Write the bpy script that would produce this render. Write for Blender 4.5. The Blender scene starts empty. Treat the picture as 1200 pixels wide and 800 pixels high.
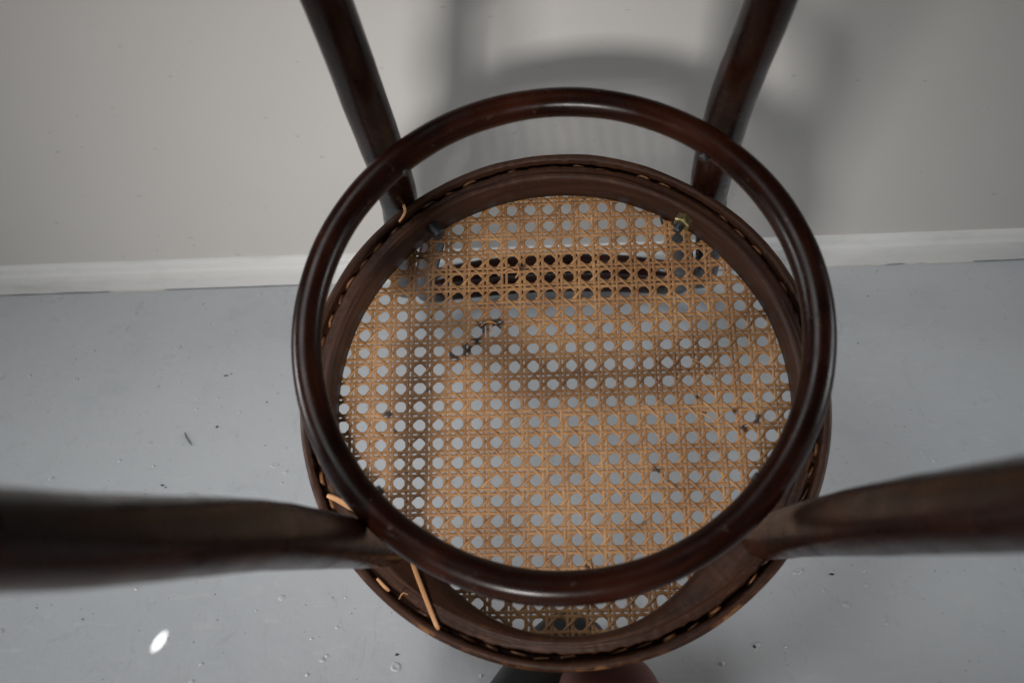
import bpy, bmesh, math, random
from math import sin, cos, pi, radians, sqrt, hypot
from mathutils import Vector, Matrix, noise
random.seed(11)
S = bpy.context.scene
COL = S.collection

# ------------------------------------------------------------------ camera, light, exposure
TILT = radians(35.8)                       # how far the upturned seat leans towards the photographer
ORG = Vector((0.0, 0.0, 0.2067))         # chair origin (middle of the seat's underside)
cd = bpy.data.cameras.new('camera'); cam = bpy.data.objects.new('camera', cd); COL.objects.link(cam)
Rw = Matrix(((0.99816, 0.03147, 0.05187), (0.02290, 0.59635, -0.80240), (-0.05618, 0.80211, 0.59453)))
cam.matrix_world = Matrix.Translation((0.00127, -0.57141, 0.67850)) @ Rw.to_4x4()
cd.sensor_width = 36.0; cd.lens = 36.0 * 1121.7 / 1200.0
cd.clip_start = 0.02; cd.clip_end = 50
cd.dof.use_dof = True; cd.dof.focus_distance = 0.87; cd.dof.aperture_fstop = 6.4; cd.dof.aperture_blades = 9
S.camera = cam

w = bpy.data.worlds.new('World'); S.world = w; w.use_nodes = True
bg = w.node_tree.nodes['Background']
bg.inputs[0].default_value = (0.97, 0.98, 1.0, 1); bg.inputs[1].default_value = 0.035

def area(name, loc, target, sx, sy, power, color, spread=180):
    ld = bpy.data.lights.new(name, 'AREA'); ld.shape = 'RECTANGLE'; ld.size = sx; ld.size_y = sy
    ld.energy = power; ld.spread = radians(spread); ld.color = color
    o = bpy.data.objects.new(name, ld); COL.objects.link(o); o.location = loc
    o.rotation_euler = (Vector(target) - Vector(loc)).to_track_quat('-Z', 'Y').to_euler()
    return o
area('window_light', (-0.25, -1.7, 0.47), (-0.14, 0.3, 0.24), 0.20, 0.17, 1.45, (1.0, 0.965, 0.93), 44)
area('high_fill_light', (-0.85, -0.45, 1.8), (0.0, 0.0, 0.1), 1.0, 1.0, 1.35, (0.97, 0.985, 1.0), 46)  # added soft fill from above, evens out shadows on cane and floor
area('side_fill_light', (-1.7, 0.15, 0.42), (0.1, 0.15, 0.0), 1.0, 0.6, 1.9, (0.95, 0.98, 1.0), 38)  # added low fill lamp at the left, brightens the floor under the seat
area('far_fill_light', (1.6, 0.1, 0.42), (-0.1, 0.15, 0.0), 1.0, 0.6, 1.2, (0.95, 0.98, 1.0), 38)  # weaker added fill opposite, lifts the right part of that floor
sd = bpy.data.lights.new('sun_leak', 'SPOT'); sd.energy = 70; sd.spot_size = radians(1.0); sd.spot_blend = 0.25
sd.shadow_soft_size = 0.002; sd.color = (1, 0.98, 0.94)
so = bpy.data.objects.new('sun_leak', sd); COL.objects.link(so)
so.location = (-0.455, -0.62, 0.34)
so.rotation_euler = (Vector((-0.352, -0.072, 0)) - so.location).to_track_quat('-Z', 'Y').to_euler()

S.view_settings.view_transform = 'Standard'; S.view_settings.look = 'None'
S.view_settings.exposure = -0.10; S.view_settings.gamma = 1.0; S.view_settings.use_curve_mapping = False
S.cycles.use_denoising = True
S.cycles.max_bounces = 8

# ------------------------------------------------------------------ materials
class Mat:
    def __init__(s, name):
        m = bpy.data.materials.new(name); m.use_nodes = True; s.m = m; s.t = m.node_tree
        s.b = s.t.nodes['Principled BSDF']
    def n(s, typ, **kw):
        x = s.t.nodes.new(typ)
        for k, v in kw.items():
            if k.startswith('i_'): x.inputs[k[2:].replace('_', ' ')].default_value = v
            else: setattr(x, k, v)
        return x
    def l(s, a, b): s.t.links.new(a, b)
    def ramp(s, src, stops, interp='LINEAR'):
        r = s.n('ShaderNodeValToRGB'); e = r.color_ramp.elements; r.color_ramp.interpolation = interp
        while len(e) < len(stops): e.new(0.5)
        for i, (p, c) in enumerate(stops):
            e[i].position = p; e[i].color = (c, c, c, 1) if isinstance(c, (int, float)) else (*c, 1)
        s.l(src, r.inputs[0]); return r.outputs[0]
    def mix(s, fac, a, b, mode='MIX'):
        x = s.n('ShaderNodeMix', data_type='RGBA', blend_type=mode)
        for sock, v in ((x.inputs[0], fac), (x.inputs[6], a), (x.inputs[7], b)):
            if hasattr(v, 'node'): s.l(v, sock)
            elif isinstance(v, (int, float)): sock.default_value = v
            else: sock.default_value = (*v, 1)
        return x.outputs[2]
    def coord(s, kind='Object', scale=(1, 1, 1)):
        tc = s.n('ShaderNodeTexCoord'); mp = s.n('ShaderNodeMapping'); mp.inputs['Scale'].default_value = scale
        s.l(tc.outputs[kind], mp.inputs[0]); return mp.outputs[0]
    def noise(s, co, scale, detail=4, rough=0.55, dist=0.0):
        x = s.n('ShaderNodeTexNoise'); x.inputs['Scale'].default_value = scale
        x.inputs['Detail'].default_value = detail; x.inputs['Roughness'].default_value = rough
        x.inputs['Distortion'].default_value = dist
        s.l(co, x.inputs['Vector']); return x.outputs['Fac']
    def bump(s, h, strength, dist, prev=None):
        x = s.n('ShaderNodeBump'); x.inputs['Strength'].default_value = strength; x.inputs['Distance'].default_value = dist
        s.l(h, x.inputs['Height'])
        if prev: s.l(prev, x.inputs['Normal'])
        return x.outputs[0]

def wood_polished():
    """dark mahogany stained bentwood: grain runs along the tube (uv.x = metres along, uv.y = round)"""
    M = Mat('polished_bentwood')
    uv = M.coord('UV', (7, 60, 1)); grain = M.noise(uv, 3.0, 5, 0.6, 0.4)
    uv2 = M.coord('UV', (14, 30, 1)); wear = M.noise(uv2, 2.2, 3, 0.5)
    ob = M.coord('Object'); blotch = M.noise(ob, 9, 3); fine = M.noise(ob, 180, 3)
    c = M.ramp(grain, [(0.3, (0.0055, 0.0016, 0.0010)), (0.55, (0.014, 0.0036, 0.0018)), (0.75, (0.032, 0.0085, 0.0032))])
    c = M.mix(M.ramp(blotch, [(0.5, 0), (0.72, 0.7)]), c, (0.045, 0.010, 0.0035))
    c = M.mix(M.ramp(wear, [(0.735, 0), (0.77, 0.75)]), c, (0.17, 0.068, 0.026))
    c = M.mix(M.ramp(fine, [(0.66, 0), (0.72, 0.3)]), c, (0.11, 0.08, 0.06))
    M.l(c, M.b.inputs['Base Color'])
    M.l(M.ramp(M.noise(ob, 45, 4), [(0.3, 0.20), (0.75, 0.40)]), M.b.inputs['Roughness'])
    M.b.inputs['Coat Weight'].default_value = 0.05; M.b.inputs['Coat Roughness'].default_value = 0.13; M.b.inputs['Specular IOR Level'].default_value = 0.17
    nb = M.bump(grain, 0.12, 0.0008); nb = M.bump(fine, 0.12, 0.0004, nb)
    M.l(nb, M.b.inputs['Normal'])
    return M.m

def wood_raw():
    """underside of the seat ring: stained but never polished, scuffed, dusty"""
    M = Mat('unpolished_frame_wood')
    uv = M.coord('UV', (3, 110, 1)); g = M.noise(uv, 4.0, 5, 0.65, 0.5)
    ob = M.coord('Object'); bl = M.noise(ob, 14, 5, 0.6); fine = M.noise(ob, 260, 4, 0.7)
    c = M.ramp(g, [(0.3, (0.021, 0.0078, 0.0040)), (0.55, (0.046, 0.0180, 0.0090)), (0.75, (0.082, 0.033, 0.0165))])
    c = M.mix(M.ramp(bl, [(0.45, 0), (0.72, 0.7)]), c, (0.024, 0.010, 0.007))
    c = M.mix(M.ramp(fine, [(0.62, 0), (0.72, 0.45)]), c, (0.13, 0.08, 0.055))
    at = M.n('ShaderNodeAttribute', attribute_name='wear')
    nz = M.noise(ob, 90, 3)
    mm = M.n('ShaderNodeMath', operation='MULTIPLY'); M.l(at.outputs['Fac'], mm.inputs[0]); M.l(M.ramp(nz, [(0.42, 0), (0.6, 1)]), mm.inputs[1])
    c = M.mix(mm.outputs[0], c, (0.26, 0.115, 0.045))
    M.l(c, M.b.inputs['Base Color'])
    M.l(M.ramp(bl, [(0.3, 0.42), (0.7, 0.62)]), M.b.inputs['Roughness'])
    M.b.inputs['Specular IOR Level'].default_value = 0.2
    nb = M.bump(g, 0.35, 0.0008); nb = M.bump(fine, 0.35, 0.0006, nb)
    M.l(nb, M.b.inputs['Normal'])
    return M.m

def cane_mat(name='woven_cane', fresh=False):
    M = Mat(name)
    uv = M.coord('UV', (30, 5, 1)); g = M.noise(uv, 2.2, 4, 0.6)
    ob = M.coord('Object'); bl = M.noise(ob, 22, 3)
    oi = M.n('ShaderNodeObjectInfo')
    if fresh == 'old':
        c = M.ramp(g, [(0.3, (0.10, 0.038, 0.012)), (0.7, (0.34, 0.145, 0.052))])
        c = M.mix(M.ramp(oi.outputs['Random'], [(0.2, 0.0), (0.8, 0.9)]), c, (0.035, 0.014, 0.007))
    elif fresh:
        c = M.ramp(g, [(0.3, (0.42, 0.19, 0.075)), (0.7, (0.66, 0.35, 0.16))])
    else:
        c = M.ramp(g, [(0.28, (0.22, 0.100, 0.037)), (0.5, (0.46, 0.240, 0.098)), (0.72, (0.70, 0.430, 0.205))])
        c = M.mix(M.ramp(oi.outputs['Random'], [(0.0, 0.0), (1.0, 0.55)]), c, (0.27, 0.120, 0.040))
        c = M.mix(M.ramp(bl, [(0.42, 0), (0.68, 0.6)]), c, (0.20, 0.085, 0.032))
        at = M.n('ShaderNodeAttribute', attribute_name='stain')
        c = M.mix(at.outputs['Fac'], c, (0.022, 0.011, 0.007))
    M.l(c, M.b.inputs['Base Color'])
    M.b.inputs['Roughness'].default_value = 0.44
    M.b.inputs['Specular IOR Level'].default_value = 0.45
    M.l(M.bump(g, 0.25, 0.0003), M.b.inputs['Normal'])
    return M.m

def floor_mat():
    M = Mat('grey_floor_paint')
    ob = M.coord('Object'); big = M.noise(ob, 2.3, 4); mid = M.noise(ob, 16, 5, 0.6); fine = M.noise(ob, 120, 5, 0.6)
    c = M.ramp(big, [(0.3, (0.48, 0.495, 0.515)), (0.7, (0.525, 0.54, 0.555))])
    c = M.mix(M.ramp(mid, [(0.55, 0), (0.75, 0.3)]), c, (0.36, 0.385, 0.41))
    sp = M.noise(ob, 210, 1, 0.4)
    c = M.mix(M.ramp(sp, [(0.755, 0), (0.775, 0.55)]), c, (0.14, 0.14, 0.14))
    sc = M.noise(M.coord('Object', (1, 3.2, 1)), 34, 6, 0.7, 0.8)
    c = M.mix(M.ramp(sc, [(0.56, 0), (0.70, 0.45)]), c, (0.60, 0.605, 0.60))
    sc2 = M.noise(M.coord('Object', (2.6, 1, 1)), 21, 6, 0.75, 1.2)
    c = M.mix(M.ramp(sc2, [(0.58, 0), (0.72, 0.40)]), c, (0.30, 0.305, 0.31))
    M.l(c, M.b.inputs['Base Color'])
    M.l(M.ramp(mid, [(0.3, 0.24), (0.7, 0.50)]), M.b.inputs['Roughness'])
    M.b.inputs['Specular IOR Level'].default_value = 0.42
    nb = M.bump(mid, 0.30, 0.004); nb = M.bump(fine, 0.16, 0.0008, nb)
    M.l(nb, M.b.inputs['Normal'])
    return M.m

def wall_mat():
    M = Mat('matt_wall_paint')
    ob = M.coord('Object'); big = M.noise(ob, 1.7, 4); fine = M.noise(ob, 240, 4, 0.6); mid = M.noise(ob, 24, 4)
    c = M.ramp(big, [(0.3, (0.585, 0.565, 0.545)), (0.7, (0.635, 0.615, 0.59))])
    sp = M.noise(M.coord('Object', (1, 1, 2.5)), 60, 2, 0.4)
    c = M.mix(M.ramp(sp, [(0.735, 0), (0.76, 0.28)]), c, (0.22, 0.2, 0.18))
    M.l(c, M.b.inputs['Base Color']); M.b.inputs['Roughness'].default_value = 0.55
    nb = M.bump(mid, 0.22, 0.002); nb = M.bump(fine, 0.2, 0.0006, nb); M.l(nb, M.b.inputs['Normal'])
    return M.m

def trim_mat(name, col, rough=0.35):
    M = Mat(name)
    ob = M.coord('Object', (1, 4, 4)); n1 = M.noise(ob, 12, 5, 0.65); n2 = M.noise(M.coord('Object'), 130, 4)
    d = tuple(x * 0.72 for x in col)
    c = M.mix(M.ramp(n1, [(0.5, 0), (0.75, 0.6)]), col, d)
    M.l(c, M.b.inputs['Base Color']); M.b.inputs['Roughness'].default_value = rough
    M.l(M.bump(n2, 0.2, 0.0006, M.bump(n1, 0.25, 0.0015)), M.b.inputs['Normal'])
    return M.m

def leather(name, col, rough):
    M = Mat(name)
    ob = M.coord('Object'); v = M.n('ShaderNodeTexVoronoi'); v.inputs['Scale'].default_value = 420; M.l(ob, v.inputs['Vector'])
    n1 = M.noise(ob, 30, 4)
    c = M.mix(M.ramp(n1, [(0.35, 0), (0.7, 0.6)]), col, tuple(x * 0.55 for x in col))
    M.l(c, M.b.inputs['Base Color']); M.b.inputs['Roughness'].default_value = rough
    M.l(M.bump(v.outputs['Distance'], 0.2, 0.0004, M.bump(n1, 0.3, 0.002)), M.b.inputs['Normal'])
    return M.m

def metal(name, col, rough):
    M = Mat(name)
    n1 = M.noise(M.coord('Object'), 300, 4)
    c = M.mix(M.ramp(n1, [(0.4, 0), (0.65, 0.8)]), col, tuple(x * 0.35 for x in col))
    M.l(c, M.b.inputs['Base Color']); M.b.inputs['Metallic'].default_value = 0.9
    M.l(M.ramp(n1, [(0.3, rough), (0.7, rough + 0.25)]), M.b.inputs['Roughness'])
    return M.m

WOOD = wood_polished(); RAW = wood_raw(); CANE = cane_mat(); FRESH = cane_mat('split_cane', True); OLD = cane_mat('aged_cane', 'old')
FLOOR = floor_mat(); WALL = wall_mat(); TRIM = trim_mat('skirting_paint', (0.76, 0.755, 0.74))
CAULK = trim_mat('old_caulk', (0.62, 0.60, 0.55), 0.6)
BRASS = metal('tarnished_brass', (0.42, 0.34, 0.16), 0.28); IRON = metal('dark_iron', (0.10, 0.10, 0.105), 0.4)
BLACK = leather('black_leather', (0.004, 0.004, 0.005), 0.45); BROWN = leather('brown_leather', (0.075, 0.019, 0.011), 0.55)
RUBBER = leather('black_rubber', (0.02, 0.02, 0.02), 0.7)
CHIP = trim_mat('dark_chip', (0.05, 0.05, 0.055), 0.7)
THREAD = trim_mat('grey_thread', (0.25, 0.25, 0.25), 0.7)

# ------------------------------------------------------------------ helpers
def obj(name, me, mat=None, parent=None, **props):
    o = bpy.data.objects.new(name, me); COL.objects.link(o)
    if mat is not None and not me.materials: me.materials.append(mat)
    if parent is not None: o.parent = parent
    for k, v in props.items(): o[k] = v
    return o
def mesh_from(name, vs, fs, smooth=True, uvs=None):
    me = bpy.data.meshes.new(name); me.from_pydata([tuple(v) for v in vs], [], fs); me.update()
    if smooth: me.polygons.foreach_set('use_smooth', [True] * len(me.polygons))
    if uvs:
        ul = me.uv_layers.new(name='uv')
        for p in me.polygons:
            for li, vi in zip(p.loop_indices, p.vertices): ul.data[li].uv = uvs[vi]
    return me
def spline(pts, n):
    """Catmull-Rom through tuples of any length -> list of tuples"""
    P = [pts[0]] + list(pts) + [pts[-1]]; out = []
    segs = len(pts) - 1; per = max(2, n // segs)
    for i in range(segs):
        a, b, c, d = P[i:i + 4]
        for k in range(per + (1 if i == segs - 1 else 0)):
            t = k / per
            out.append(tuple(0.5 * (2 * b[j] + (c[j] - a[j]) * t + (2 * a[j] - 5 * b[j] + 4 * c[j] - d[j]) * t * t
                                    + (3 * b[j] - a[j] - 3 * c[j] + d[j]) * t ** 3) for j in range(len(b))))
    return out
def tube(name, pts, radii, sides=28, closed=False, wob=0.0, seed=0.0):
    """round bar through points; uv.x metres along, uv.y metres round"""
    P = [Vector(p) for p in pts]; n = len(P); vs = []; uvs = []; fs = []
    T = []
    for i in range(n):
        a = P[(i - 1) % n] if closed or i > 0 else P[i]; b = P[(i + 1) % n] if closed or i < n - 1 else P[i]
        T.append((b - a).normalized())
    ref = Vector((0, 0, 1)) if abs(T[0].z) < 0.8 else Vector((0, 1, 0))
    N = (ref - T[0] * ref.dot(T[0])).normalized(); L = 0.0
    for i in range(n):
        if i: L += (P[i] - P[i - 1]).length
        N = (N - T[i] * N.dot(T[i])).normalized() if not closed else (Vector((0, 0, 1)) - T[i] * T[i].z).normalized()
        B = T[i].cross(N); r = radii[i] if hasattr(radii, '__len__') else radii
        for k in range(sides):
            a = 2 * pi * k / sides; d = N * cos(a) + B * sin(a)
            rr = r * (1 + wob * noise.noise((P[i] + d * r) * 28 + Vector((seed, 0, 0))))
            vs.append(P[i] + d * rr); uvs.append((L, abs(a - pi) * r))
    m = n if closed else n - 1
    for i in range(m):
        j = (i + 1) % n
        for k in range(sides):
            l = (k + 1) % sides; fs.append((i * sides + k, i * sides + l, j * sides + l, j * sides + k))
    if not closed:
        fs.append(tuple(range(sides))[::-1]); fs.append(tuple((n - 1) * sides + k for k in range(sides)))
    me = mesh_from(name, vs, fs, True, uvs)
    bm = bmesh.new(); bm.from_mesh(me); bmesh.ops.recalc_face_normals(bm, faces=bm.faces); bm.to_mesh(me); bm.free()
    return me
def box_mesh(name, x0, x1, y0, y1, z0, z1, bevel=0.0):
    bm = bmesh.new()
    bmesh.ops.create_cube(bm, size=1, matrix=Matrix.Translation(((x0 + x1) / 2, (y0 + y1) / 2, (z0 + z1) / 2)) @ Matrix.Diagonal((x1 - x0, y1 - y0, z1 - z0, 1)))
    if bevel: bmesh.ops.bevel(bm, geom=bm.edges[:], offset=bevel, segments=2, affect='EDGES')
    me = bpy.data.meshes.new(name); bm.to_mesh(me); bm.free(); return me

# ------------------------------------------------------------------ the setting
WY = 0.484                                     # face of the skirting
floor = obj('floor', box_mesh('floor', -3, 3, -3.2, 0.62, -0.06, 0.0), FLOOR, kind='structure')
wall = obj('wall', box_mesh('wall', -3, 3, WY + 0.012, 0.62, 0.0005, 2.6), WALL, kind='structure')
# skirting: small moulded board, profile (y, z) swept along x with uneven paint
prof = [(0.0, 0.0012), (0.0, 0.014), (-0.0003, 0.026), (0.0012, 0.0285), (0.0035, 0.0292), (0.0042, 0.0335), (0.0066, 0.0375), (0.010, 0.0395), (0.0125, 0.0400)]
xs = [-3 + i * 0.012 for i in range(501)]
vs, fs = [], []
for i, x in enumerate(xs):
    for j, (dy, z) in enumerate(prof):
        q = noise.noise(Vector((x * 9, j * 0.7, 3.1)))
        zz = z + (0.0009 * noise.noise(Vector((x * 30, 7, 0))) + 0.0001 if j == 0 else 0.0003 * q)
        vs.append((x, WY + dy + 0.0005 * q, max(zz, 0.0004)))
m = len(prof)
for i in range(len(xs) - 1):
    for j in range(m - 1): fs.append((i * m + j, (i + 1) * m + j, (i + 1) * m + j + 1, i * m + j + 1))
skirting = obj('skirting_board', mesh_from('skirting_board', vs, fs), TRIM, kind='structure')
# broken bead of old filler in the joint between skirting and floor
def bead(x0, x1, seed):
    n = int((x1 - x0) / 0.004); pts = []; rad = []
    for i in range(n + 1):
        x = x0 + (x1 - x0) * i / n; v = noise.noise(Vector((x * 55, seed, 0)))
        pts.append((x, WY - 0.0004 + 0.0004 * v, 0.0006)); rad.append(max(0.0003, (0.0011 + 0.0011 * v) * min(1, i / 3, (n - i) / 3) + 0.0002))
    return tube('filler_bead', pts, rad, 8)
for k, (a, b) in enumerate([(-0.60, -0.52), (-0.33, -0.20), (0.28, 0.42), (0.44, 0.53), (-0.18, -0.1)]):
    obj('filler_bead', bead(a, b, k * 3.3), CAULK, skirting)

# paint blisters, brush nibs and chips in the floor paint
def dome(name, r, h, ring=False):
    bm = bmesh.new(); rows = []
    K = 10; R = [(0, h * (0.25 if ring else 1)), (0.35, h * (0.3 if ring else 0.85)), (0.65, h * (1.0 if ring else 0.5)), (0.85, h * (0.5 if ring else 0.15)), (1.0, -0.0001)]
    c = bm.verts.new((0, 0, R[0][1])); prev = None
    for rr, z in R[1:]:
        row = [bm.verts.new((r * rr * cos(2 * pi * k / K) * (1 + 0.5 * noise.noise(Vector((k * 1.7, r * 4000, h * 9000)))), r * rr * sin(2 * pi * k / K), z)) for k in range(K)]
        for k in range(K):
            if prev is None: bm.faces.new((c, row[k], row[(k + 1) % K]))
            else: bm.faces.new((prev[k], row[k], row[(k + 1) % K], prev[(k + 1) % K]))
        prev = row
    for f in bm.faces: f.smooth = True
    me = bpy.data.meshes.new(name); bm.to_mesh(me); bm.free(); return me
blist = [dome('paint_blister', 0.0030, 0.0008), dome('paint_blister', 0.0045, 0.0009), dome('paint_blister', 0.0022, 0.0009), dome('paint_blister', 0.006, 0.0007, True), dome('paint_blister', 0.0042, 0.0008, True)]
for me in blist: me.materials.append(FLOOR)
CM = cam.matrix_world.copy(); CP = CM.translation
def on_floor(px, py, z=0.0):
    d = CM.to_3x3() @ Vector(((px - 600) / 1121.7, -(py - 400) / 1121.7, -1)); s = (z - CP.z) / d.z
    return CP + d * s
spots = [(237, 356, 4), (158, 367, 3), (147, 385, 3), (209, 407, 3), (275, 388, 3), (285, 417, 0), (302, 410, 3), (211, 447, 2), (230, 479, 0), (258, 477, 0), (313, 478, 1),
         (335, 553, 1), (322, 545, 3), (175, 519, 3), (330, 566, 0), (180, 546, 0), (245, 380, 2), (110, 411, 2), (88, 421, 2), (475, 0, 0),
         (888, 754, 1), (920, 757, 0), (846, 777, 0), (884, 757, 3), (976, 670, 1), (935, 669, 3), (1012, 668, 0), (1015, 685, 1), (1028, 700, 0), (965, 691, 0), (991, 708, 1), (1038, 730, 2),
         (1083, 535, 3), (1095, 540, 0), (1080, 530, 2), (1030, 370, 0), (1125, 350, 1), (1104, 362, 0), (1178, 342, 1), (1190, 350, 3), (1065, 382, 2), (1068, 352, 1), (1150, 405, 1), (1128, 415, 1),
         (1030, 340, 3), (1002, 340, 0), (1026, 320, 2), (383, 768, 2), (378, 773, 1), (180, 640, 2), (160, 690, 0), (300, 715, 2), (395, 735, 0), (330, 700, 1), (360, 790, 2), (405, 700, 2), (120, 505, 2), (60, 560, 1), (40, 470, 2), (35, 440, 0)]
for k in range(45): spots.append((random.uniform(0, 1200), random.uniform(350, 800), random.choice([0, 2, 2, 0, 1, 3])))
proto_used = set()
for px, py, k in spots:
    if py < 320 or 400 < px < 880 and py < 700: continue
    p = on_floor(px, py); o = bpy.data.objects.new('paint_blister', blist[k]); COL.objects.link(o); o.parent = floor
    o.location = p; o.rotation_euler.z = random.uniform(0, 6.28); s = random.uniform(0.35, 1.0); o.scale = (s, s * random.uniform(0.6, 1), s * 1.1)
chipm = []
for q in range(3):
    v = [(0, 0, 0.0005)] + [(0.0019 * (0.5 + random.random()) * cos(a * pi / 4), 0.0013 * (0.4 + random.random()) * sin(a * pi / 4), 0.0003) for a in range(8)]
    me = mesh_from('paint_chip', v, [(0, 1 + a, 1 + (a + 1) % 8) for a in range(8)], False); me.materials.append(CHIP); chipm.append(me)
for i, (px, py, s) in enumerate([(265, 440, 1.3), (271, 438, .6), (190, 568, 1.2), (194, 571, .7), (254, 500, 1), (307, 345, .7), (186, 453, .6), (313, 471, .7), (484, 722, 1.1), (487, 730, .6), (465, 767, .9), (884, 757, 1.2),
                 (43, 712, .5), (97, 725, .5), (1028, 318, .7), (1017, 347, .8), (1005, 323, .4), (1005, 402, .8), (830, 730, .5), (252, 696, .4), (1060, 500, .5), (390, 700, .4), (975, 672, 1.1), (170, 579, .5), (70, 640, .4)]):
    o = bpy.data.objects.new('paint_chip', chipm[i % 3]); COL.objects.link(o); o.parent = floor
    o.location = on_floor(px, py); o.rotation_euler.z = i * 1.3; o.scale = (s, s, 1)
fib = [on_floor(*p) for p in ((216.5, 507), (218, 512), (222, 518), (224.5, 522))]
obj('fibre', tube('fibre', [(p.x, p.y, 0.0006) for p in fib], [0.0003, 0.00055, 0.0005, 0.0002], 6), CHIP,
    label='short curved dark fibre lying on the grey floor at the left', category='fibre')

# ------------------------------------------------------------------ the chair, upside down (chair coordinates: z out of the seat's underside)
chair = bpy.data.objects.new('bentwood_chair', None); COL.objects.link(chair)
chair.location = ORG; chair.rotation_euler = (TILT, 0, 0)
chair['label'] = 'upturned dark bentwood chair with woven cane seat and ring stretcher, tipped against the wall'
chair['category'] = 'chair'

# seat ring, turned profile (radius, z)
PR = [(0.1813, -0.0325), (0.1808, -0.020), (0.1812, -0.0065), (0.1822, -0.0028), (0.1840, -0.0010), (0.1868, -0.0004), (0.1872, -0.0014), (0.1892, -0.0016), (0.1918, -0.0020), (0.1938, -0.0028), (0.1940, -0.0105),
      (0.1950, -0.0115), (0.1972, -0.0115), (0.1984, -0.0100), (0.1986, -0.0022), (0.1996, -0.0008), (0.2018, -0.0002), (0.2042, -0.0012), (0.2056, -0.0045), (0.2062, -0.013), (0.2060, -0.022), (0.2044, -0.029), (0.2010, -0.0325), (0.1925, -0.0335)]
NS = 720; vs, uvs, fs = [], [], []; wear = []
for i in range(NS):
    a = 2 * pi * i / NS; ca, sa = cos(a), sin(a)
    for j, (r, z) in enumerate(PR):
        nr = 0.0009 * noise.noise(Vector((ca * 3, sa * 3, j * 0.3)))
        wv = 0.0
        if j in (9, 10): nr += 0.0016 * noise.noise(Vector((ca * 26, sa * 26, 5))) + 0.0006 * noise.noise(Vector((ca * 90, sa * 90, 5))) - 0.0002
        if j in (13, 14): nr += 0.0008 * noise.noise(Vector((ca * 34, sa * 34, 9)))
        if j in (5, 6): nr += 0.0018 * noise.noise(Vector((ca * 5, sa * 5, 2)))
        bump_ = 0.0165 * sum(math.exp(-(((math.degrees(a) - c_ + 180) % 360 - 180) / 20.0) ** 2) for c_ in (228, 312))
        if j <= 3 or j == 23: nr -= bump_ * (1.0 if j < 3 else 0.85); z = z - (0.05 * bump_ if j in (2, 3) else 0)
        nz = 0.0005 * noise.noise(Vector((ca * 9, sa * 9, j))) + (0.0007 * noise.noise(Vector((ca * 40, sa * 40, j * 0.4))) if j in (4, 7, 8, 15, 16) else 0)
        if j in (17, 18, 19): wv = max(0, noise.noise(Vector((ca * 6, sa * 6, 1))) + 0.25) * (1.0 if -2.4 < a - 2 * pi < -0.9 else 0.3) * 1.6
        if j in (4, 8): wv = 0.35 * max(0, noise.noise(Vector((ca * 12, sa * 12, 8))))
        vs.append(((r + nr) * ca, (r + nr) * sa, z + nz)); uvs.append((a * 0.2, j * 0.0035)); wear.append(min(1, wv))
m = len(PR)
for i in range(NS):
    k = (i + 1) % NS
    for j in range(m): fs.append((i * m + j, k * m + j, k * m + (j + 1) % m, i * m + (j + 1) % m))
me = mesh_from('seat_frame', vs, fs, True, uvs)
at = me.attributes.new('wear', 'FLOAT', 'POINT'); at.data.foreach_set('value', wear)
bm = bmesh.new(); bm.from_mesh(me); bmesh.ops.recalc_face_normals(bm, faces=bm.faces); bm.to_mesh(me); bm.free()
seat = obj('seat_frame', me, RAW, chair)

# cane loops in the groove: short stitches from hole to hole
ns = 66
for i in range(ns):
    a0 = 2 * pi * (i + 0.1 + random.uniform(-0.06, 0.06)) / ns; a1 = 2 * pi * (i + 0.78 + random.uniform(-0.1, 0.08)) / ns
    if random.random() < 0.16: continue
    pts = []; r0 = 0.1962 + random.uniform(-0.0012, 0.0010); top = random.uniform(-0.0082, -0.0040)
    dr = random.uniform(-0.0022, 0.0022)
    for k in range(7):
        t = k / 6; a = a0 + (a1 - a0) * t; z = top - 0.0045 * (2 * t - 1) ** 4; r = r0 + dr * (t - 0.5)
        pts.append((r * cos(a), r * sin(a), z))
    wd = random.uniform(0.0007, 0.0015); v = []; f = []; uv = []
    for k, p in enumerate(pts):
        p = Vector(p); rad = Vector((p.x, p.y, 0)).normalized()
        for q, (dx, dz) in enumerate(((-1, -0.0004), (-0.6, 0.0003), (0.6, 0.0003), (1, -0.0004))):
            v.append(p + rad * wd * dx + Vector((0, 0, dz))); uv.append((k * 0.003 + i, q * 0.3))
    for k in range(6):
        for q in range(3): f.append((k * 4 + q, k * 4 + q + 1, k * 4 + 5 + q, k * 4 + 4 + q))
    obj('cane_stitch', mesh_from('cane_stitch', v, f, True, uv), OLD, seat)

# cane webbing: six-way pattern. paired uprights, paired cross strands, single diagonals both ways
P = 0.01555; GX = -0.0769; GY = 0.0378; ZC = -0.0350; RC = 0.1875
SW = 0.00130                                   # half width of a strand
stains = [(-0.0643, 0.0651, 6.0), (-0.0785, 0.0456, 6.5), (-0.0870, 0.0400, 4.5), (-0.0515, 0.0684, 5.5), (-0.0690, 0.054, 5.0), (-0.0905, 0.043, 3), (-0.1411, -0.0067, 4.5), (-0.131, -0.0035, 3.5), (-0.136, -0.02, 2.5), (0.1523, -0.0185, 5.0), (0.143, -0.026, 4),
          (0.137, -0.012, 3), (0.0727, -0.0573, 4.0), (0.0165, -0.1314, 3.5), (0.07, -0.045, 2.5), (-0.108, 0.012, 2.5), (0.03, 0.052, 2), (0.108, 0.0, 3), (0.02, 0.09, 2.5), (-0.012, -0.145, 5), (0.02, -0.155, 6), (0.05, -0.146, 5), (-0.03, 0.118, 4), (0.06, -0.098, 2.5)]
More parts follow.
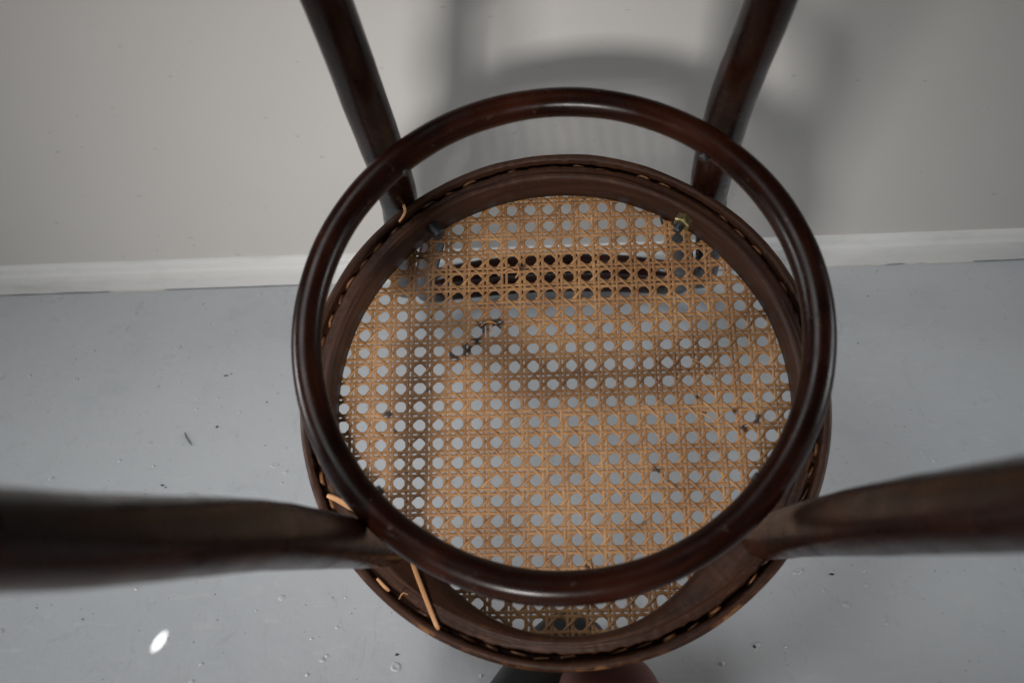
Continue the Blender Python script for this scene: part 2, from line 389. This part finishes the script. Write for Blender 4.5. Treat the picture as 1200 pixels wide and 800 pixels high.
def stain_at(x, y):
    s = 0.0
    for sx, sy, r in stains:
        d = hypot(x - sx, y - sy) * 1000 + 2.2 * noise.noise(Vector((x * 420, y * 420, 0)))
        s = max(s, min(1.0, max(0.0, (r - d) / 1.6)))
    return s * 0.93
BREAK = Vector((-0.0405, 0.1100))
def strand(kind, o0, u, n, off, zfun, skip=None):
    """flat strand: point at s is o0 + u*s + n*off(s); chord clipped to the disc RC"""
    b = o0.dot(u); c = o0.dot(o0) - RC * RC; disc = b * b - c
    if disc <= 0.0004: return
    s0, s1 = -b - sqrt(disc), -b + sqrt(disc)
    step = P / 8 if kind != 'd' else P * sqrt(2) / 10
    k0, k1 = int(s0 / step), int(s1 / step)
    v = []; uv = []; st = []; f = []; seed = random.uniform(0, 90); wf = random.uniform(0.88, 1.1)
    prevok = False
    for k in range(k0, k1 + 1):
        s = k * step; wobble = 0.00028 * noise.noise(Vector((s * 22, seed, 0))) + 0.00008 * noise.noise(Vector((s * 160, seed, 4)))
        c0 = o0 + u * s + n * (off + wobble); z = ZC + zfun(s)
        if skip and skip(c0): prevok = False; continue
        w_ = SW * (0.86 if kind == 'd' else 1.0) * wf * (1 + 0.10 * noise.noise(Vector((s * 60, seed, 9))))
        i0 = len(v)
        for dx, dz in ((-1, -0.00018), (-0.75, 0.00018), (0, 0.00024), (0.75, 0.00018), (1, -0.00018)):
            q = c0 + n * (w_ * dx); v.append((q.x, q.y, z + dz)); uv.append((s + seed, dx * 0.3 + 0.5)); st.append(stain_at(q.x, q.y))
        q = c0; v.append((q.x, q.y, z - 0.0003)); uv.append((s + seed, 0.5)); st.append(0)
        if prevok:
            for q in range(6):
                r_ = (q + 1) % 6; f.append((i0 - 6 + q, i0 - 6 + r_, i0 + r_, i0 + q))
        prevok = True
    if len(f) < 6: return
    me = mesh_from('cane_strand', v, f, True, uv)
    a = me.attributes.new('stain', 'FLOAT', 'POINT'); a.data.foreach_set('value', st)
    obj('cane_strand', me, CANE, webbing)
# binder strand that runs round under the webbing
bp = [((0.1868 + 0.0004 * sin(i * 1.7)) * cos(2 * pi * i / 180), (0.1868) * sin(2 * pi * i / 180), -0.0368) for i in range(180)]
webbing = obj('cane_webbing', tube('cane_webbing', bp, 0.0011, 8, True), CANE, chair)
G = 0.00184                                    # half distance between the two strands of a pair
A1 = 0.00055
X = Vector((1, 0)); Y = Vector((0, 1))
for i in range(-13, 14):
    jx = random.uniform(-0.00035, 0.00035)
    for sgn in (-1, 1):
        x = GX + i * P + 5 * P
        # uprights: mostly behind, pressed up between the cross strands
        o0 = Vector((x + jx, GY))
        ph = 1 if sgn > 0 else -1
        strand('v', o0, Y, X, sgn * G, lambda s, ph=ph: A1 * ph * sin(2 * pi * s / (4 * G)) * max(0.0, cos(2 * pi * s / P)) ** 2)
for i in range(-13, 14):
    jy = random.uniform(-0.00035, 0.00035)
    for sgn in (-1, 1):
        o0 = Vector((GX + 5 * P, GY + (i - 2) * P + jy)); ph = -1 if sgn > 0 else 1
        sk = (lambda c: (Vector(c) - BREAK).length < 0.0052) if sgn > 0 else None
        strand('h', o0, X, Y, sgn * G, lambda s, ph=ph: A1 * ph * sin(2 * pi * s / (4 * G)) * max(0.0, cos(2 * pi * s / P)) ** 2, sk)
U1 = Vector((1, 1)).normalized(); N1 = Vector((-1, 1)).normalized()
U2 = Vector((1, -1)).normalized(); N2 = Vector((1, 1)).normalized()
for i in range(-26, 27):
    # '/' passes over the uprights and under the cross strands, '\' the other way about
    o0 = Vector((GX + 5 * P + P / 2 + i * P, GY - 2 * P))           # on a cross pair half way between nodes
    sk = lambda c: (Vector(c) - BREAK).length < 0.0075 or (Vector(c) - Vector((-0.059, 0.062))).length < 0.004
    d = random.uniform(-0.0004, 0.0004)
    strand('d', o0, U1, N1, d, lambda s: -0.00095 * cos(2 * pi * s / (P * sqrt(2))), sk)
    strand('d', o0, U2, N2, d, lambda s: 0.00095 * cos(2 * pi * s / (P * sqrt(2))), sk)
# frayed splinters of broken cane
def sliver(pts, w_, name='loose_cane', mat=FRESH, par=None, label=None):
    pp = spline(pts, 10); v = []; f = []; uv = []
    for k, p in enumerate(pp):
        p = Vector(p); q = Vector(pp[min(k + 1, len(pp) - 1)]) - Vector(pp[max(k - 1, 0)]); sd_ = q.cross(Vector((0, 0, 1))).normalized()
        ww = w_ * (1 - 0.25 * abs(2 * k / (len(pp) - 1) - 1) ** 3)
        for dx, dz in ((-1, 0), (-0.6, 0.0005), (0.6, 0.0005), (1, 0), (0, -0.0004)): v.append(p + sd_ * ww * dx + Vector((0, 0, dz))); uv.append((k * 0.004, dx * 0.3))
    for k in range(len(pp) - 1):
        for q in range(5): f.append((k * 5 + q, k * 5 + (q + 1) % 5, k * 5 + 5 + (q + 1) % 5, k * 5 + 5 + q))
    o = obj(name, mesh_from(name, v, f, True, uv), mat, par or chair)
    if label: o['label'] = label
    return o
for a, b, c in [((-0.046, 0.113, ZC), (-0.041, 0.1155, ZC + 0.002), (-0.036, 0.113, ZC + 0.001)), ((-0.036, 0.108, ZC), (-0.033, 0.112, ZC + 0.003), (-0.0335, 0.118, ZC + 0.002)),
                ((-0.066, 0.066, ZC), (-0.060, 0.069, ZC + 0.003), (-0.052, 0.0675, ZC + 0.001)), ((-0.058, 0.070, ZC), (-0.056, 0.064, ZC + 0.003), (-0.059, 0.059, ZC)),
                ((0.079, -0.067, ZC + 0.001), (0.083, -0.071, ZC + 0.004), (0.087, -0.073, ZC + 0.002)), ((0.105, 0.033, ZC), (0.112, 0.028, ZC + 0.003), (0.116, 0.022, ZC)),
                ((0.108, -0.012, ZC), (0.115, -0.016, ZC + 0.003), (0.122, -0.021, ZC)), ((0.014, -0.125, ZC), (0.018, -0.130, ZC + 0.004), (0.019, -0.137, ZC + 0.001)), ((0.112, 0.022, ZC), (0.118, 0.016, ZC + 0.002), (0.124, 0.012, ZC))]:
    sliver((a, b, c), 0.0006, 'cane_splinter', FRESH, webbing)
# long loose strands pulled out over the frame
sliver(((-0.119, -0.113, -0.0005), (-0.1135, -0.128, 0.0022), (-0.105, -0.149, 0.0030), (-0.0955, -0.172, 0.0018), (-0.0938, -0.1745, -0.002)), 0.0017, label='long pale loose cane strand lying across the seat frame')
sliver(((-0.1800, -0.0765, -0.001), (-0.172, -0.080, 0.0022), (-0.160, -0.0868, 0.0028), (-0.149, -0.093, 0.002)), 0.0022)
sliver(((-0.140, -0.1385, -0.001), (-0.1345, -0.144, 0.0008), (-0.131, -0.1475, -0.002)), 0.0013)
sliver(((-0.1255, 0.1690, 0.002), (-0.1262, 0.163, 0.0035), (-0.1245, 0.1555, 0.0015), (-0.130, 0.1480, -0.0015)), 0.0012)
sliver(((-0.1235, -0.1535, -0.001), (-0.120, -0.1495, 0.003), (-0.1165, -0.1505, 0.002)), 0.0004)

# ring stretcher: steam-bent hoop
RH = 0.140; RR = 0.1619; RY = 0.0062
pts = []; rad = []
for i in range(240):
    a = 2 * pi * i / 240
    r = RR + 0.0007 * sin(2 * a + 0.6) + 0.0005 * sin(3 * a)
    pts.append((r * cos(a), RY + r * sin(a), RH + 0.0008 * sin(2 * a))); rad.append(0.0101 * (1 + 0.03 * sin(a * 3 + 1)))
ring = obj('ring_stretcher', tube('ring_stretcher', pts, rad, 36, True, 0.035), WOOD, chair)
# scarf joint of the hoop: a thin raised seam
sp = []
for k in range(16):
    t = k / 15; a = radians(-62 + 40 * t); rr = RR + 0.0088 * cos(radians(20 + 70 * t)); sp.append((rr * cos(a), RY + rr * sin(a), RH + 0.0088 * sin(radians(20 + 70 * t))))

# legs
def leg(path, rads, seed):
    p4 = spline([(*p, r) for p, r in zip(path, rads)], 60)
    return tube('leg', [q[:3] for q in p4], [q[3] for q in p4], 32, False, 0.02, seed)
legs = []
FL = [(-0.1262, -0.1120, -0.004), (-0.1285, -0.1180, 0.03), (-0.1335, -0.1262, 0.14), (-0.1395, -0.1375, 0.28), (-0.1480, -0.1540, 0.42), (-0.1530, -0.1600, 0.485)]
FR = [(0.1395, -0.1130, -0.004), (0.1400, -0.1180, 0.03), (0.1420, -0.1245, 0.14), (0.1420, -0.1360, 0.28), (0.1440, -0.1485, 0.42), (0.1460, -0.1530, 0.485)]
for pth, s in ((FL, 1.0), (FR, 5.0)):
    legs.append(obj('leg', leg(pth, [0.0120, 0.0148, 0.0160, 0.0162, 0.0148, 0.0138], s), WOOD, chair))
# rear legs run on past the seat as the outer bow of the back (one bent piece: leg / bow)
RL = [(-0.1365, 0.1805, -0.042), (-0.1325, 0.1765, 0.000), (-0.1305, 0.1740, 0.05), (-0.1290, 0.1710, 0.14), (-0.1300, 0.1745, 0.25), (-0.1420, 0.1950, 0.38), (-0.1500, 0.2080, 0.45)]
RRp = [(0.1315, 0.1805, -0.042), (0.1280, 0.1765, 0.000), (0.1255, 0.1740, 0.05), (0.1240, 0.1690, 0.14), (0.1280, 0.1650, 0.25), (0.1400, 0.1850, 0.38), (0.1480, 0.1990, 0.45)]
for pth, s in ((RL, 9.0), (RRp, 13.0)):
    legs.append(obj('leg', leg(pth, [0.0160, 0.0164, 0.0164, 0.0158, 0.0146, 0.0140, 0.0130], s), WOOD, chair))
def bow(name, half, r, seed, r0):
    full = half + [(-0.014 - (p[0] + 0.014) if False else -p[0] - 0.020 * t, p[1], p[2]) for p, t in zip(half[::-1][1:], [1.0, 1.0, 0.8, 0.5, 0.3, 0.22])]
    p4 = spline(full, 110); n_ = len(p4) - 1
    rr_ = [r + (r0 - r) * max(0.0, abs(2 * i / n_ - 1) * 2.2 - 1.2) for i in range(n_ + 1)]
    return obj(name, tube(name, p4, rr_, 28, False, 0.02, seed), WOOD, chair)
OB = [(-0.1325, 0.1770, -0.005), (-0.150, 0.1870, -0.12), (-0.172, 0.2060, -0.26), (-0.182, 0.2240, -0.350), (-0.150, 0.2560, -0.402), (-0.085, 0.2725, -0.4175), (-0.010, 0.2768, -0.4205)]
IB = [(-0.1010, 0.1650, -0.030), (-0.118, 0.1720, -0.11), (-0.140, 0.1860, -0.22), (-0.1520, 0.2040, -0.318), (-0.128, 0.2260, -0.372), (-0.075, 0.2385, -0.3945), (-0.010, 0.2424, -0.3996)]
bow('outer_bow', OB, 0.0128, 21.0, 0.0146)
bow('inner_bow', IB, 0.0110, 25.0, 0.0110)

# screws through the ring into the legs, and the bolts of the back
def cyl(name, c, d, r, L, mat, par, sides=16, r2=None):
    c = Vector(c); d = Vector(d).normalized()
    me = tube(name, [c, c + d * L * 0.06, c + d * L * 0.9, c + d * L], [r * 0.9, r, r2 or r, (r2 or r) * 0.85], sides)
    for p in me.polygons: p.use_smooth = sides > 8
    return obj(name, me, mat, par)
for ax, ay in ((-0.0985, 0.1165), (0.0975, 0.1185), (-0.118, -0.101), (0.121, -0.099)):
    dv = Vector((ax, ay - RY, 0)).normalized()
    c = Vector((0, RY, RH)) + dv * (RR - 0.0098) + Vector((0, 0, -0.001))
    cyl('screw', c + dv * 0.002, -dv, 0.0036, 0.0042, IRON, ring, 14, 0.0030)
def bolt(x, y, mat_nut, long):
    dv = Vector((x, y, 0)).normalized(); c = dv * 0.1815 + Vector((0, 0, -0.0125))
    b = cyl('bolt', c + dv * 0.003, -dv + Vector((0, 0, 0.1)), 0.0036 if mat_nut else 0.0058, 0.0185 if mat_nut else 0.0155, IRON, seat)
    if mat_nut: cyl('nut', c + dv * 0.0005, -dv + Vector((0, 0, 0.1)), 0.0078, 0.0085, BRASS, b, 6)
bolt(0.1047, 0.1440, True, 1)
bolt(-0.1046, 0.1493, False, 1)

# ------------------------------------------------------------------ the photographer's shoes at the bottom edge
def shoe(name, loc, rz, mat, length, halfw, toe_h, label, pitch=0.0, laces=False):
    root = bpy.data.objects.new(name, None); COL.objects.link(root); root.location = loc; root.rotation_euler = (pitch, 0, rz)
    root['label'] = label; root['category'] = 'shoe'
    # stations along -y from the toe: (distance, half width, top height, floor height)
    ST = [(0.0, 0.10, 0.35, .012), (0.004, 0.42, 0.62, .010), (0.012, 0.66, 0.84, .009), (0.026, 0.86, 0.97, .008), (0.045, 0.97, 1.02, .008), (0.075, 1.0, 1.10, .008), (0.11, 0.95, 1.35, .008), (0.15, 0.82, 1.7, .008), (0.20, 0.72, 2.0, .008), (0.25, 0.72, 2.1, .008), (0.275, 0.6, 2.05, .008), (0.285, 0.3, 1.7, .010)]
    v = []; f = []; K = 24
    for d, hw, th, b in ST:
        d = d * length / 0.285
        for k in range(K):
            a = 2 * pi * k / K; x = cos(a); z = sin(a)
            xx = halfw * hw * math.copysign(abs(x) ** 0.75, x)
            hgt = toe_h * th
            zz = b + (hgt - b) * (0.5 + 0.5 * math.copysign(abs(z) ** 0.8, z)) if z > -0.3 else b
            cr = 0.0012 * noise.noise(Vector((xx * 60, d * 90, zz * 60)))
            v.append((xx + cr, -d, zz + cr))
    for i in range(len(ST) - 1):
        for k in range(K): f.append((i * K + k, i * K + (k + 1) % K, (i + 1) * K + (k + 1) % K, (i + 1) * K + k))
    f.append(tuple(range(K))[::-1]); f.append(tuple((len(ST) - 1) * K + k for k in range(K)))
    me = mesh_from('upper', v, f); bm = bmesh.new(); bm.from_mesh(me); bmesh.ops.recalc_face_normals(bm, faces=bm.faces)
    bm.to_mesh(me); bm.free()
    u = obj('upper', me, mat, root); sb = u.modifiers.new('sub', 'SUBSURF'); sb.levels = 2; sb.render_levels = 2
    # sole, slightly wider welt
    ov = [(halfw * (hw * 1.04) + 0.001, -d * length / 0.285) for d, hw, th, b in ST]
    outline = [(x, y) for x, y in ov] + [(-x, y) for x, y in ov[::-1]]
    n = len(outline); sv = [(x, y, 0.0006) for x, y in outline] + [(x, y, 0.0085) for x, y in outline]
    sf = [tuple(range(n))[::-1], tuple(range(n, 2 * n))] + [(i, (i + 1) % n, n + (i + 1) % n, n + i) for i in range(n)]
    obj('sole', mesh_from('sole', sv, sf, False), RUBBER, root)
    if laces:
        for q in range(5):
            y = -(0.052 + q * 0.014); zt = toe_h * (1.04 + q * 0.09)
            obj('lace', tube('lace', spline([(-0.018, y + 0.004, zt - 0.002), (0, y, zt + 0.003), (0.018, y - 0.004, zt - 0.002)], 10), 0.0016, 8), THREAD, root)
    return root
shoe('shoe', (0.016, -0.067, 0), radians(-30), BLACK, 0.27, 0.033, 0.038, 'black leather shoe with its toe under the front of the seat')
shoe('shoe', (0.0235, -0.113, 0.001), radians(6), BROWN, 0.27, 0.042, 0.060, 'rounded brown leather shoe toe under the seat rim, beside the black shoe')
